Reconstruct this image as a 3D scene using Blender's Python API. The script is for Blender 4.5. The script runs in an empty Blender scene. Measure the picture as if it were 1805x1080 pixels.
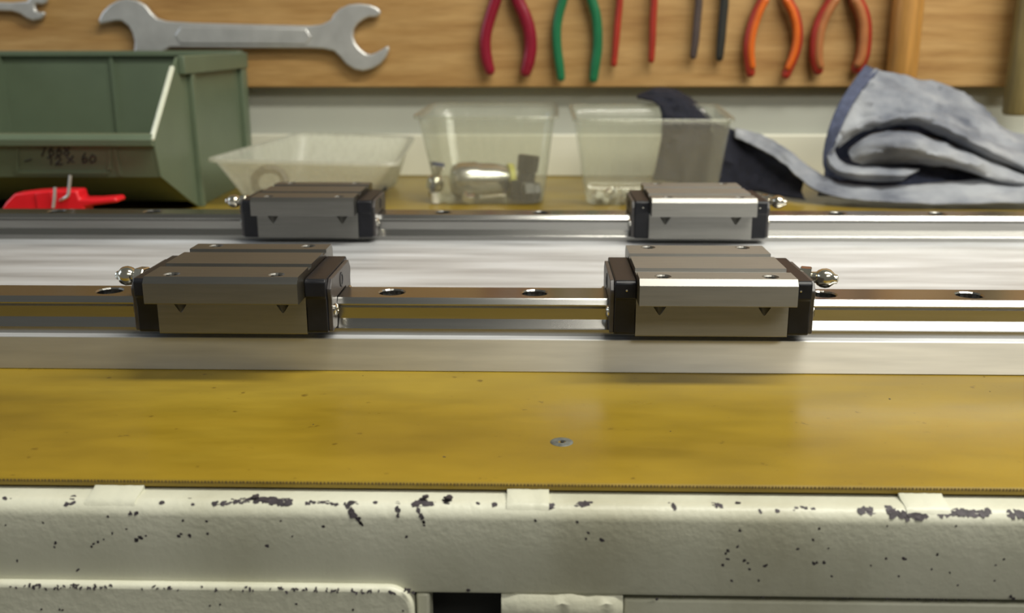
import bpy, bmesh, math, random
from mathutils import Vector, Matrix, noise
random.seed(7)
S = 0.001                      # everything below is written in millimetres
scene = bpy.context.scene
col = scene.collection

# ------------------------------------------------------------------ camera
F, H = 1775.0, 134.6
PITCH, YAW, ROLL = math.radians(14.9), math.radians(1.6), math.radians(-0.11)
fw = Vector((-math.sin(YAW)*math.cos(PITCH), math.cos(YAW)*math.cos(PITCH), -math.sin(PITCH)))
r0 = fw.cross(Vector((0, 0, 1))).normalized(); u0 = r0.cross(fw)
rt = math.cos(ROLL)*r0 + math.sin(ROLL)*u0
up = -math.sin(ROLL)*r0 + math.cos(ROLL)*u0
cd = bpy.data.cameras.new('camera'); cam = bpy.data.objects.new('camera', cd); col.objects.link(cam)
m = Matrix((rt, up, -fw)).transposed().to_4x4(); m.translation = Vector((0, 0, H*S)); cam.matrix_world = m
cd.sensor_width = 36.0; cd.lens = F/1805*36; cd.clip_start = 0.01; cd.clip_end = 50
cd.dof.use_dof = True; cd.dof.focus_distance = 0.40; cd.dof.aperture_fstop = 12.0
scene.camera = cam

def P(px, py, Y=None, z=None):
    """point of the place seen at a pixel of the photograph, on the plane Y=... or z=..."""
    d = (px-902.5)/F*rt - (py-540)/F*up + fw
    t = Y/d.y if Y is not None else (z-H)/d.z
    return Vector((0, 0, H)) + d*t

# ------------------------------------------------------------------ light
w = bpy.data.worlds.new('world'); scene.world = w; w.use_nodes = True
w.node_tree.nodes['Background'].inputs[0].default_value = (0.80, 0.80, 0.72, 1)
w.node_tree.nodes['Background'].inputs[1].default_value = 0.20
def area(name, loc, target, sx, sy, power, colour):
    l = bpy.data.lights.new(name, 'AREA'); l.shape = 'RECTANGLE'; l.size = sx; l.size_y = sy
    l.energy = power; l.color = colour
    o = bpy.data.objects.new(name, l); col.objects.link(o); o.location = loc
    o.rotation_euler = (Vector(target)-Vector(loc)).to_track_quat('-Z', 'Y').to_euler()
    return o
area('bench_lamp_light', (0.78, 0.22, 1.10), (0.78, 0.30, 0), 1.45, 0.16, 28.0, (1.0, 0.97, 0.86))
area('room_lamp_light', (0.95, -1.2, 1.5), (0.5, 0.6, 0.0), 1.5, 0.35, 19.0, (1.0, 0.96, 0.84))
area('cool_fill_light', (-1.9, 0.45, 0.75), (0.0, 0.6, 0.0), 0.9, 0.9, 7.0, (0.72, 0.84, 1.0))  # unseen cool fill added at the left to tint the plate
scene.view_settings.view_transform = 'Standard'; scene.view_settings.look = 'None'
scene.view_settings.exposure = 0.0; scene.view_settings.gamma = 1.0
scene.view_settings.use_curve_mapping = False

# ------------------------------------------------------------------ materials
def mat(name):
    m = bpy.data.materials.new(name); m.use_nodes = True
    return m, m.node_tree.nodes, m.node_tree.links, m.node_tree.nodes['Principled BSDF']
def noise_node(n, l, scale, stretch=(1, 1, 1), detail=4, coord='Object'):
    tc = n.new('ShaderNodeTexCoord'); mp = n.new('ShaderNodeMapping'); nz = n.new('ShaderNodeTexNoise')
    mp.inputs['Scale'].default_value = stretch; nz.inputs['Scale'].default_value = scale; nz.inputs['Detail'].default_value = detail
    l.new(tc.outputs[coord], mp.inputs[0]); l.new(mp.outputs[0], nz.inputs['Vector'])
    return nz
def ramp(n, l, src, stops):
    r = n.new('ShaderNodeValToRGB'); e = r.color_ramp.elements
    while len(e) < len(stops): e.new(0.5)
    for i, (p, c) in enumerate(stops): e[i].position = p; e[i].color = (*c, 1) if len(c) == 3 else c
    l.new(src, r.inputs[0]); return r
def bump(n, l, src, b, strength, dist=0.001):
    bp = n.new('ShaderNodeBump'); bp.inputs['Strength'].default_value = strength; bp.inputs['Distance'].default_value = dist
    l.new(src, bp.inputs['Height']); l.new(bp.outputs[0], b.inputs['Normal'])
def simple(name, c, rough=0.5, metal=0.0, var=0.12, scale=60, stretch=(1, 1, 1), bmp=0.0, spec=0.5, aniso=0.0, rvar=0.0):
    m, n, l, b = mat(name)
    nz = noise_node(n, l, scale, stretch)
    lo = tuple(max(0, x*(1-var)) for x in c); hi = tuple(min(1, x*(1+var)) for x in c)
    r = ramp(n, l, nz.outputs[0], [(0.3, lo), (0.7, hi)]); l.new(r.outputs[0], b.inputs['Base Color'])
    b.inputs['Roughness'].default_value = rough; b.inputs['Metallic'].default_value = metal
    b.inputs['Specular IOR Level'].default_value = spec
    if rvar:
        mr = n.new('ShaderNodeMapRange'); mr.inputs['To Min'].default_value = rough-rvar; mr.inputs['To Max'].default_value = rough+rvar
        l.new(nz.outputs[0], mr.inputs[0]); l.new(mr.outputs[0], b.inputs['Roughness'])
    if bmp: bump(n, l, nz.outputs[0], b, bmp, 0.0005)
    if aniso:
        b.inputs['Anisotropic'].default_value = aniso
        cx = n.new('ShaderNodeCombineXYZ'); cx.inputs[1].default_value = 0.7; cx.inputs[2].default_value = 0.7
        l.new(cx.outputs[0], b.inputs['Tangent'])
    return m
M = {}
M['ground_steel'] = simple('ground_steel', (0.26, 0.255, 0.24), 0.41, 1.0, 0.06, 40, (1, 14, 14), 0.05, aniso=0.68)
M['rail_steel'] = simple('rail_steel', (0.35, 0.345, 0.33), 0.22, 1, 0.05, 30, (1, 20, 20), 0.03, aniso=0.4)
M['hole_steel'] = simple('hole_steel', (0.55, 0.54, 0.50), 0.25, 1, 0.1, 80)
M['chrome'] = simple('chrome', (0.75, 0.72, 0.64), 0.12, 1, 0.05, 80)
M['brass_nickel'] = simple('brass_nickel', (0.60, 0.57, 0.48), 0.16, 1, 0.1, 120)
M['wrench_steel'] = simple('wrench_steel', (0.62, 0.62, 0.61), 0.4, 0.7, 0.1, 60, (1, 1, 1), 0.1)
M['black_plastic'] = simple('black_plastic', (0.009, 0.0095, 0.013), 0.38, 0, 0.2, 200, bmp=0.05, spec=0.3)
M['seal_rubber'] = simple('seal_rubber', (0.05, 0.045, 0.045), 0.4, 0, 0.2, 200)
M['green_plastic'] = simple('green_plastic', (0.112, 0.148, 0.095), 0.42, 0, 0.06, 30)
M['red_plastic'] = simple('red_plastic', (0.75, 0.012, 0.022), 0.35, 0, 0.08, 60)
M['crimson'] = simple('crimson_grip', (0.22, 0.006, 0.022), 0.3, 0, 0.1, 60)
M['green_grip'] = simple('green_grip', (0.01, 0.14, 0.055), 0.35, 0, 0.1, 60)
M['red_grip'] = simple('red_grip', (0.32, 0.025, 0.012), 0.4, 0, 0.15, 60)
M['orange_grip'] = simple('orange_grip', (0.62, 0.12, 0.01), 0.4, 0, 0.12, 60)
M['dullred_grip'] = simple('dull_red_grip', (0.30, 0.022, 0.012), 0.4, 0, 0.15, 60)
M['tan_inlay'] = simple('tan_inlay', (0.36, 0.13, 0.04), 0.5, 0, 0.15, 60)
M['grey_grip'] = simple('grey_grip', (0.07, 0.05, 0.045), 0.45, 0, 0.2, 60)
M['dark_grip'] = simple('dark_grip', (0.022, 0.022, 0.018), 0.45, 0, 0.2, 60)
M['handle_wood'] = simple('handle_wood', (0.42, 0.21, 0.05), 0.45, 0, 0.22, 40, (6, 6, 0.5), 0.1)
M['olive_wood'] = simple('olive_wood', (0.17, 0.13, 0.045), 0.5, 0, 0.3, 40, (6, 6, 0.5), 0.1)
M['wall_white'] = simple('wall_white', (0.40, 0.41, 0.36), 0.7, 0, 0.06, 5)
M['cream_strip'] = simple('cream_strip', (0.66, 0.65, 0.54), 0.5, 0, 0.04, 8)
M['batten_grey'] = simple('batten_grey', (0.17, 0.16, 0.125), 0.6, 0, 0.1, 10)
M['floor_grey'] = simple('floor_grey', (0.10, 0.095, 0.085), 0.7, 0, 0.2, 3)
M['navy_cloth'] = simple('navy_cloth', (0.005, 0.006, 0.015), 0.9, 0, 0.3, 300, bmp=0.2)
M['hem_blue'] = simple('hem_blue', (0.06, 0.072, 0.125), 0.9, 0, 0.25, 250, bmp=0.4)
M['marker'] = simple('marker_ink', (0.012, 0.015, 0.012), 0.5)
M['paint_chip'] = simple('bare_metal_chip', (0.045, 0.038, 0.045), 0.6, 0.3, 0.4, 300, bmp=0.4)
M['screw_grey'] = simple('screw_grey', (0.13, 0.14, 0.13), 0.5, 0.4, 0.4, 400, bmp=0.4)
M['dark_void'] = simple('dark_steel', (0.02, 0.02, 0.02), 0.8)
M['yellow_band'] = simple('yellow_band', (0.6, 0.58, 0.12), 0.5)
M['dark_fitting'] = simple('dark_fitting', (0.03, 0.03, 0.03), 0.3, 0.5, 0.2)
M['blue_plastic'] = simple('blue_plastic', (0.03, 0.05, 0.14), 0.4)
M['pale_plastic'] = simple('pale_plastic', (0.7, 0.69, 0.6), 0.4)

M['edge_alu'] = simple('sawn_aluminium_edge', (0.72, 0.71, 0.67), 0.58, 0.85, 0.10, 18, (1, 1, 12), 0.05, aniso=0.85)
# brushed aluminium plate: soft streaks along and across the milling
def make_alu():
    m, n, l, b = mat('brushed_aluminium')
    a = noise_node(n, l, 9, (1, 7, 30), 5); c = noise_node(n, l, 60, (0.6, 30, 30), 3)
    r = ramp(n, l, a.outputs[0], [(0.3, (0.40, 0.40, 0.41)), (0.52, (0.56, 0.57, 0.59)), (0.72, (0.68, 0.70, 0.74))])
    l.new(r.outputs[0], b.inputs['Base Color']); b.inputs['Metallic'].default_value = 0.35
    mr = n.new('ShaderNodeMapRange'); mr.inputs['To Min'].default_value = 0.34; mr.inputs['To Max'].default_value = 0.56
    l.new(a.outputs[0], mr.inputs[0]); l.new(mr.outputs[0], b.inputs['Roughness'])
    bump(n, l, c.outputs[0], b, 0.12, 0.0004)
    b.inputs['Anisotropic'].default_value = 0.6
    cx = n.new('ShaderNodeCombineXYZ'); cx.inputs[1].default_value = 0.7; cx.inputs[2].default_value = 0.7
    l.new(cx.outputs[0], b.inputs['Tangent'])
    return m
M['alu'] = make_alu()
def make_yellow():
    m, n, l, b = mat('worn_yellow_laminate')
    a = noise_node(n, l, 7, (1, 2.2, 1), 6); c = noise_node(n, l, 160, (1, 1, 1), 3); d = noise_node(n, l, 30, (1, 3, 1), 8)
    r = ramp(n, l, a.outputs[0], [(0.30, (0.18, 0.116, 0.008)), (0.5, (0.26, 0.172, 0.012)), (0.72, (0.32, 0.225, 0.024))])
    sp = ramp(n, l, c.outputs[0], [(0.24, (0.55, 0.5, 0.45)), (0.30, (1, 1, 1))])
    sm = ramp(n, l, d.outputs[0], [(0.3, (0.82, 0.82, 0.82)), (0.6, (1, 1, 1))])
    x = n.new('ShaderNodeMixRGB'); x.blend_type = 'MULTIPLY'; x.inputs[0].default_value = 1
    y = n.new('ShaderNodeMixRGB'); y.blend_type = 'MULTIPLY'; y.inputs[0].default_value = 0.8
    l.new(r.outputs[0], x.inputs[1]); l.new(sp.outputs[0], x.inputs[2]); l.new(x.outputs[0], y.inputs[1]); l.new(sm.outputs[0], y.inputs[2])
    l.new(y.outputs[0], b.inputs['Base Color'])
    mr = n.new('ShaderNodeMapRange'); mr.inputs['To Min'].default_value = 0.22; mr.inputs['To Max'].default_value = 0.42
    l.new(d.outputs[0], mr.inputs[0]); l.new(mr.outputs[0], b.inputs['Roughness'])
    bump(n, l, d.outputs[0], b, 0.05, 0.0005)
    return m
M['yellow'] = make_yellow()
def make_paint():
    m, n, l, b = mat('cream_hammered_paint')
    a = noise_node(n, l, 420, (1, 1, 1), 4); d = noise_node(n, l, 14, (1.5, 1, 0.7), 6)
    r = ramp(n, l, d.outputs[0], [(0.28, (0.40, 0.39, 0.295)), (0.5, (0.53, 0.53, 0.43)), (0.7, (0.60, 0.60, 0.50))])
    l.new(r.outputs[0], b.inputs['Base Color']); b.inputs['Roughness'].default_value = 0.42
    bump(n, l, a.outputs[0], b, 0.35, 0.0006)
    return m
M['paint'] = make_paint()
def make_wood():
    m, n, l, b = mat('oak_veneer_board')
    a = noise_node(n, l, 6, (1.2, 1, 12), 8); c = noise_node(n, l, 40, (1, 1, 14), 5); k = noise_node(n, l, 9, (1, 1, 1.3), 2)
    r = ramp(n, l, a.outputs[0], [(0.25, (0.29, 0.145, 0.040)), (0.45, (0.40, 0.23, 0.076)), (0.65, (0.49, 0.305, 0.118)), (0.8, (0.44, 0.26, 0.09))])
    r2 = ramp(n, l, c.outputs[0], [(0.3, (0.8, 0.76, 0.7)), (0.6, (1, 1, 1))])
    r3 = ramp(n, l, k.outputs[0], [(0.2, (0.55, 0.5, 0.45)), (0.27, (1, 1, 1))])
    x = n.new('ShaderNodeMixRGB'); x.blend_type = 'MULTIPLY'; x.inputs[0].default_value = 0.9
    y = n.new('ShaderNodeMixRGB'); y.blend_type = 'MULTIPLY'; y.inputs[0].default_value = 1
    l.new(r.outputs[0], x.inputs[1]); l.new(r2.outputs[0], x.inputs[2]); l.new(x.outputs[0], y.inputs[1]); l.new(r3.outputs[0], y.inputs[2])
    l.new(y.outputs[0], b.inputs['Base Color']); b.inputs['Roughness'].default_value = 0.55
    return m
M['board'] = make_wood()
def make_denim():
    m, n, l, b = mat('faded_denim')
    a = noise_node(n, l, 22, (1, 1, 1), 5); c = noise_node(n, l, 700, (1, 1, 1), 2)
    r = ramp(n, l, a.outputs[0], [(0.28, (0.075, 0.085, 0.115)), (0.45, (0.20, 0.215, 0.25)), (0.65, (0.34, 0.355, 0.385))])
    l.new(r.outputs[0], b.inputs['Base Color']); b.inputs['Roughness'].default_value = 0.95
    bump(n, l, c.outputs[0], b, 0.5, 0.0008)
    return m
M['denim'] = make_denim()
def make_clear(name, body, tint, rough):
    m, n, l, b = mat(name); out = n['Material Output']; n.remove(b)
    tr = n.new('ShaderNodeBsdfTransparent'); tr.inputs[0].default_value = (*tint, 1)
    di = n.new('ShaderNodeBsdfDiffuse'); di.inputs[0].default_value = (0.92, 0.93, 0.87, 1)
    tl = n.new('ShaderNodeBsdfTranslucent'); tl.inputs[0].default_value = (0.92, 0.93, 0.87, 1)
    ds = n.new('ShaderNodeMixShader'); l.new(di.outputs[0], ds.inputs[1]); l.new(tl.outputs[0], ds.inputs[2])
    nz = noise_node(n, l, 35, (5, 5, 0.5), 4)
    mr = n.new('ShaderNodeMapRange'); mr.inputs['To Min'].default_value = body*0.6; mr.inputs['To Max'].default_value = body*1.4
    l.new(nz.outputs[0], mr.inputs[0])
    a = n.new('ShaderNodeMixShader'); l.new(mr.outputs[0], a.inputs[0]); l.new(tr.outputs[0], a.inputs[1]); l.new(ds.outputs[0], a.inputs[2])
    gl = n.new('ShaderNodeBsdfGlossy'); gl.inputs['Roughness'].default_value = rough
    lw = n.new('ShaderNodeLayerWeight'); pw_ = n.new('ShaderNodeMath'); pw_.operation = 'POWER'; pw_.inputs[1].default_value = 4.0; l.new(lw.outputs['Facing'], pw_.inputs[0])
    fr = n.new('ShaderNodeMapRange'); fr.inputs['To Min'].default_value = 0.03; fr.inputs['To Max'].default_value = 0.5; l.new(pw_.outputs[0], fr.inputs[0])
    f = n.new('ShaderNodeMixShader'); l.new(fr.outputs[0], f.inputs[0]); l.new(a.outputs[0], f.inputs[1]); l.new(gl.outputs[0], f.inputs[2])
    bp = n.new('ShaderNodeBump'); bp.inputs['Strength'].default_value = 0.3; bp.inputs['Distance'].default_value = 0.001
    l.new(nz.outputs[0], bp.inputs['Height']); l.new(bp.outputs[0], gl.inputs['Normal'])
    l.new(f.outputs[0], out.inputs[0]); return m
M['clear'] = make_clear('clear_plastic', 0.11, (0.95, 0.96, 0.93), 0.12)
M['milky'] = make_clear('milky_plastic', 0.42, (0.95, 0.96, 0.93), 0.2)

# ------------------------------------------------------------------ mesh helpers
ORG = {}                       # world origin (mm) of every thing and part
def obj(name, bm, material, parent=None, origin=None, smooth=False, bevel=0.0, seg=2):
    """link a bmesh (in mm) as one object; origin in mm; parts sit at their parent's origin"""
    if origin is None: origin = ORG.get(parent.name, Vector((0, 0, 0))) if parent is not None else Vector((0, 0, 0))
    origin = Vector(origin)
    bmesh.ops.recalc_face_normals(bm, faces=bm.faces)
    for v in bm.verts: v.co = (v.co-origin)*S
    if smooth:
        for f in bm.faces: f.smooth = True
    me = bpy.data.meshes.new(name); bm.to_mesh(me); bm.free()
    if smooth:
        try: me.set_sharp_from_angle(angle=math.radians(40))
        except Exception: pass
    me.materials.append(material)
    o = bpy.data.objects.new(name, me); col.objects.link(o); ORG[o.name] = origin
    if parent is not None: o.parent = parent
    else: o.location = origin*S
    if bevel:
        b = o.modifiers.new('bevel', 'BEVEL'); b.width = bevel*S; b.segments = seg; b.limit_method = 'ANGLE'; b.angle_limit = math.radians(35)
        if smooth is False:
            for p in me.polygons: p.use_smooth = True
            try: me.set_sharp_from_angle(angle=math.radians(25))
            except Exception: pass
    return o
def thing(name, label, cat, origin=(0, 0, 0), group=None):
    o = bpy.data.objects.new(name, None); o.empty_display_size = 0.01; col.objects.link(o)
    o.location = Vector(origin)*S; ORG[o.name] = Vector(origin); tag(o, label, cat, group); return o
def tag(o, label=None, cat=None, group=None, kind=None):
    if label: o['label'] = label
    if cat: o['category'] = cat
    if group: o['group'] = group
    if kind: o['kind'] = kind
    return o
def box(bm, x0, x1, y0, y1, z0, z1):
    v = [bm.verts.new((x, y, z)) for x in (x0, x1) for y in (y0, y1) for z in (z0, z1)]
    for f in ((0, 1, 3, 2), (4, 6, 7, 5), (0, 4, 5, 1), (2, 3, 7, 6), (0, 2, 6, 4), (1, 5, 7, 3)): bm.faces.new([v[i] for i in f])
    return bm
def prism(bm, pts, axis, a, b):
    """closed polygon extruded between a and b along axis 'X','Y' or 'Z'"""
    def mk(p, t):
        return {'X': (t, p[0], p[1]), 'Y': (p[0], t, p[1]), 'Z': (p[0], p[1], t)}[axis]
    A = [bm.verts.new(mk(p, a)) for p in pts]; B = [bm.verts.new(mk(p, b)) for p in pts]
    bm.faces.new(A); bm.faces.new(B[::-1]); n = len(pts)
    for i in range(n): bm.faces.new((A[i], A[(i+1) % n], B[(i+1) % n], B[i]))
    return bm
def frame_of(d):
    d = d.normalized(); a = Vector((0, 0, 1)) if abs(d.z) < 0.9 else Vector((1, 0, 0))
    x = d.cross(a).normalized(); return x, x.cross(d).normalized()
def lathe(bm, p0, axis, prof, seg=20, caps=True):
    """prof: (distance along axis, radius)"""
    axis = Vector(axis).normalized(); x, y = frame_of(axis); p0 = Vector(p0); rings = []
    for t, r in prof:
        rings.append([bm.verts.new(p0+axis*t+(x*math.cos(2*math.pi*k/seg)+y*math.sin(2*math.pi*k/seg))*max(r, 1e-3)) for k in range(seg)])
    for a, b in zip(rings, rings[1:]):
        for k in range(seg): bm.faces.new((a[k], a[(k+1) % seg], b[(k+1) % seg], b[k]))
    if caps: bm.faces.new(rings[0][::-1]); bm.faces.new(rings[-1])
    return bm
def smooth_path(pts, rad, n=5):
    out, ro = [], []
    for i in range(len(pts)-1):
        p0, p1, p2, p3 = pts[max(i-1, 0)], pts[i], pts[i+1], pts[min(i+2, len(pts)-1)]
        for k in range(n):
            t = k/n; out.append(0.5*((2*p1)+(p2-p0)*t+(2*p0-5*p1+4*p2-p3)*t*t+(3*p1-3*p2+p3-p0)*t**3)); ro.append(rad[i]*(1-t)+rad[i+1]*t)
    out.append(pts[-1]); ro.append(rad[-1]); return out, ro
def tube(bm, pts, rad, seg=12, flat=1.0, n=5, round_end=True):
    """tube through pts (smoothed); flat scales the section in Y"""
    pts = [Vector(p) for p in pts]
    if not isinstance(rad, (list, tuple)): rad = [rad]*len(pts)
    if n > 1: pts, rad = smooth_path(pts, rad, n)
    if round_end:
        d0 = (pts[0]-pts[1]).normalized(); d1 = (pts[-1]-pts[-2]).normalized()
        for q in (0.5, 0.85):
            pass
        pts = [pts[0]+d0*rad[0]*0.75, pts[0]+d0*rad[0]*0.45]+pts+[pts[-1]+d1*rad[-1]*0.45, pts[-1]+d1*rad[-1]*0.75]
        rad = [rad[0]*0.35, rad[0]*0.8]+list(rad)+[rad[-1]*0.8, rad[-1]*0.35]
    rings = []; x = None
    for i, p in enumerate(pts):
        d = (pts[min(i+1, len(pts)-1)]-pts[max(i-1, 0)]).normalized()
        if x is None: x, y = frame_of(d)
        else: x = (x-d*x.dot(d)).normalized(); y = x.cross(d).normalized()
        ring = []
        for k in range(seg):
            o = (x*math.cos(2*math.pi*k/seg)+y*math.sin(2*math.pi*k/seg))*rad[i]; o.y *= flat; ring.append(bm.verts.new(p+o))
        rings.append(ring)
    for a, b in zip(rings, rings[1:]):
        for k in range(seg): bm.faces.new((a[k], a[(k+1) % seg], b[(k+1) % seg], b[k]))
    bm.faces.new(rings[0][::-1]); bm.faces.new(rings[-1]); return bm
def carve(o, cutters, origin=(0, 0, 0)):
    """boolean difference baked into the mesh; the cutter is thrown away"""
    bm = bmesh.new()
    for c in cutters: c(bm)
    bmesh.ops.recalc_face_normals(bm, faces=bm.faces)
    for v in bm.verts: v.co = (v.co-Vector(origin))*S
    me = bpy.data.meshes.new('t'); bm.to_mesh(me); bm.free()
    c = bpy.data.objects.new('t', me); col.objects.link(c); c.matrix_world = o.matrix_world.copy() if o.parent is None else Matrix()
    c.location = o.location if o.parent is None else o.parent.location
    md = o.modifiers.new('cut', 'BOOLEAN'); md.operation = 'DIFFERENCE'; md.object = c; md.solver = 'EXACT'; md.use_self = True
    bpy.context.view_layer.update()
    dg = bpy.context.evaluated_depsgraph_get()
    nm = bpy.data.meshes.new_from_object(o.evaluated_get(dg))
    old = o.data; name = old.name; o.modifiers.clear(); o.data = nm; bpy.data.meshes.remove(old); nm.name = name
    bpy.data.objects.remove(c); bpy.data.meshes.remove(me)
    for p in nm.polygons: p.use_smooth = False
    return o
def copy_tree(o, parent=None):
    c = o.copy(); col.objects.link(c)
    if parent is not None: c.parent = parent; c.matrix_parent_inverse = o.matrix_parent_inverse.copy()
    for ch in list(o.children): copy_tree(ch, c)
    return c
def ring_loft(bm, rings, close_first=False, close_last=False):
    R = [[bm.verts.new(p) for p in r] for r in rings]; n = len(R[0])
    for a, b in zip(R, R[1:]):
        for k in range(n): bm.faces.new((a[k], a[(k+1) % n], b[(k+1) % n], b[k]))
    if close_first: bm.faces.new(R[0][::-1])
    if close_last: bm.faces.new(R[-1])
    return bm

# ------------------------------------------------------------------ setting
bm = box(bmesh.new(), -1800, 1800, 1022, 1060, -760, 1700)
tag(obj('wall_back', bm, M['wall_white'], origin=(0, 1022, -760)), kind='structure')
bm = box(bmesh.new(), -1800, 1800, -1800, 1060, -780, -760)
tag(obj('floor', bm, M['floor_grey'], origin=(0, 0, -760)), kind='structure')
bm = box(bmesh.new(), -900, 900, 1015, 1021.9, 0, 42)
tag(obj('trim_1', bm, M['cream_strip'], origin=(0, 1020, 0), bevel=1.5), 'low cream upstand strip along the foot of the back wall', kind='structure')
bm = box(bmesh.new(), -900, 900, 1006, 1018, 88.5, 760)
tag(obj('tool_board', bm, M['board'], origin=(0, 1015, 89), bevel=1.2), 'wide oak-coloured wooden tool board on the back wall', 'tool board')

# ------------------------------------------------------------------ workbench
wb = thing('workbench', 'workbench with worn yellow top and chipped cream-painted steel front', 'workbench', (0, 291, -760))
YE = 290.5
bm = bmesh.new()
prism(bm, [(YE+0.6, 0), (1021.5, 0), (1021.5, -2.2), (YE, -2.2), (YE, -0.6)], 'X', -900, 900)
obj('worktop', bm, M['yellow'], wb)
# brown serrated glue line of the laminate's front edge
bm = bmesh.new(); x = -330.0
while x < 330:
    wdt = random.uniform(0.45, 0.75)
    box(bm, x, x+wdt, YE-0.18, YE+0.02, -0.9-random.uniform(0, 0.15), -0.15); x += wdt+random.uniform(0.35, 0.6)
M['edge_brown'] = simple('edge_brown', (0.13, 0.085, 0.02), 0.7)
tag(obj('edge_chipping', bm, M['edge_brown'], wb), kind='stuff')
bm = bmesh.new(); box(bm, -900, 900, YE+2, 1010, -22, -2.2); obj('support_board', bm, M['edge_brown'], wb)
# steel front beam with rounded top edge
YF, ZT, R = 280.5, -3.4, 4.6
prof = [(300, ZT), (YF+R, ZT)]+[(YF+R-R*math.sin(a), ZT-R+R*math.cos(a)) for a in [math.radians(d) for d in range(10, 91, 10)]]
prof += [(YF, -31.5), (YF+0.8, -33), (YF+3, -33.8), (300, -33.8)]
bm = prism(bmesh.new(), prof, 'X', -900, 900)
beam = obj('front_beam', bm, M['paint'], wb, smooth=True)
# welded tabs folded over the top edge of the beam
def tab(px0, px1, seed):
    rnd = random.Random(seed); x0 = P(px0, 865, Y=284).x; x1 = P(px1, 865, Y=284).x
    bm = bmesh.new(); n = 10; rows = []
    for i in range(n+1):
        t = i/n; x = x0+(x1-x0)*t; e = 1 if 0 < i < n else 0.35
        dz = rnd.uniform(-0.25, 0.25)
        pr = [(YE+0.4, ZT-1), (YE-0.2, -1.9+dz*0.3), (YE-2.2, -2.1+dz*0.4-(1-e)*0.8), (YF+3, ZT+0.3*e+dz*0.5), (YF+1.6, ZT-0.6+dz*0.3), (YF+0.9, ZT-2.3+dz*0.5), (YF+3, -6.5)]
        rows.append([bm.verts.new((x, y, z)) for y, z in pr])
    for a, b in zip(rows, rows[1:]):
        for k in range(len(a)-1): bm.faces.new((a[k], a[k+1], b[k+1], b[k]))
    bm.faces.new(rows[0]); bm.faces.new(rows[-1][::-1])
    obj('weld_tab', bm, M['paint'], wb, smooth=True)
tab(152, 240, 3); tab(893, 968, 5); tab(1598, 1676, 8)
# lower panels
def rounded_panel(x0, x1, z0, z1, r, left=False, right=True):
    pts = [(x0, z0), (x1, z0)]
    if right: pts += [(x1-r+r*math.cos(a), z1-r+r*math.sin(a)) for a in [math.radians(d) for d in range(0, 91, 10)]]
    else: pts += [(x1, z1)]
    if left: pts += [(x0+r-r*math.sin(a), z1-r+r*math.cos(a)) for a in [math.radians(d) for d in range(0, 91, 10)]]
    else: pts += [(x0, z1)]
    return pts
yp = 277.8
zt = P(400, 1033, Y=yp).z
bm = prism(bmesh.new(), rounded_panel(-700, P(728, 1060, Y=yp).x, -420, zt, 8), 'Y', yp, 292)
obj('drawer_front', bm, M['paint'], wb, bevel=1.4, seg=3)
zt2 = P(1400, 1064, Y=282).z
bm = prism(bmesh.new(), rounded_panel(P(1100, 1060, Y=282).x, 700, -420, zt2, 2), 'Y', 283, 294)
obj('drawer_front', bm, M['paint'], wb, bevel=0.8)
# bracket between the two
xa, xc = P(884, 1060, Y=281).x, P(1098, 1060, Y=281).x
bm = bmesh.new(); rows = []; rnd = random.Random(2)
for i in range(15):
    x = xa+(xc-xa)*i/14; e = math.sin(math.pi*i/14)**0.4
    rows.append([bm.verts.new(p) for p in ((x, 292, -33), (x, 283, -33.2), (x, 281.5-1.2*e, -33.6+rnd.uniform(0, 1.2)*e), (x, 280.2-1.8*e, -35.5+rnd.uniform(-.8, .8)), (x, 279.8-1.2*e, -39), (x, 280, -70), (x, 292, -70))])
for a, b in zip(rows, rows[1:]):
    for k in range(7): bm.faces.new((a[k], a[(k+1) % 7], b[(k+1) % 7], b[k]))
bm.faces.new(rows[0]); bm.faces.new(rows[-1][::-1])
obj('bracket', bm, M['paint'], wb, smooth=True)
bm = bmesh.new(); box(bm, P(733, 1050, Y=282).x, P(757, 1050, Y=282).x, 282, 292, -70, -34); obj('post_edge', bm, M['paint'], wb, bevel=1)
bm = bmesh.new(); box(bm, -700, 700, 300, 303, -420, -34); obj('back_plate', bm, M['dark_void'], wb)
for x in (-690, 640):
    for y, z in ((305, -34), (950, -22)):
        obj('leg', box(bmesh.new(), x, x+50, y, y+50, -760, z), M['paint'], wb)

# paint chips: thin flakes of bare metal where the photograph shows them (px, py, size in px)
chips = []
def cl(x0, y0, x1, y1, n, s, j=3):
    rr = random.Random(int(x0*7+y0)); 
    for i in range(n):
        t = (i+0.5)/n; chips.append((x0+(x1-x0)*t+rr.uniform(-j, j), y0+(y1-y0)*t+rr.uniform(-j, j), s*rr.uniform(0.6, 1.3)))
cl(375, 888, 412, 884, 8, 6); cl(412, 884, 460, 880, 10, 7); cl(448, 872, 470, 882, 7, 8); cl(460, 880, 515, 886, 14, 8)
cl(540, 885, 600, 887, 12, 4.5, 2); cl(600, 887, 634, 888, 6, 5); cl(612, 893, 640, 925, 11, 6); cl(700, 882, 704, 910, 7, 5)
cl(728, 886, 765, 888, 10, 7); cl(745, 878, 752, 874, 3, 5); cl(735, 897, 750, 928, 8, 4.5); cl(782, 888, 795, 872, 6, 7); cl(943, 886, 975, 892, 9, 7); cl(1018, 892, 1040, 886, 8, 8)
cl(1180, 886, 1194, 898, 4, 6); cl(1258, 888, 1272, 894, 5, 5); cl(1400, 896, 1435, 893, 8, 4); cl(1512, 898, 1540, 900, 8, 7)
cl(1563, 900, 1590, 906, 9, 8); cl(1590, 908, 1632, 908, 12, 9); cl(1650, 904, 1745, 904, 26, 7); cl(1780, 905, 1805, 905, 6, 8)
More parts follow.
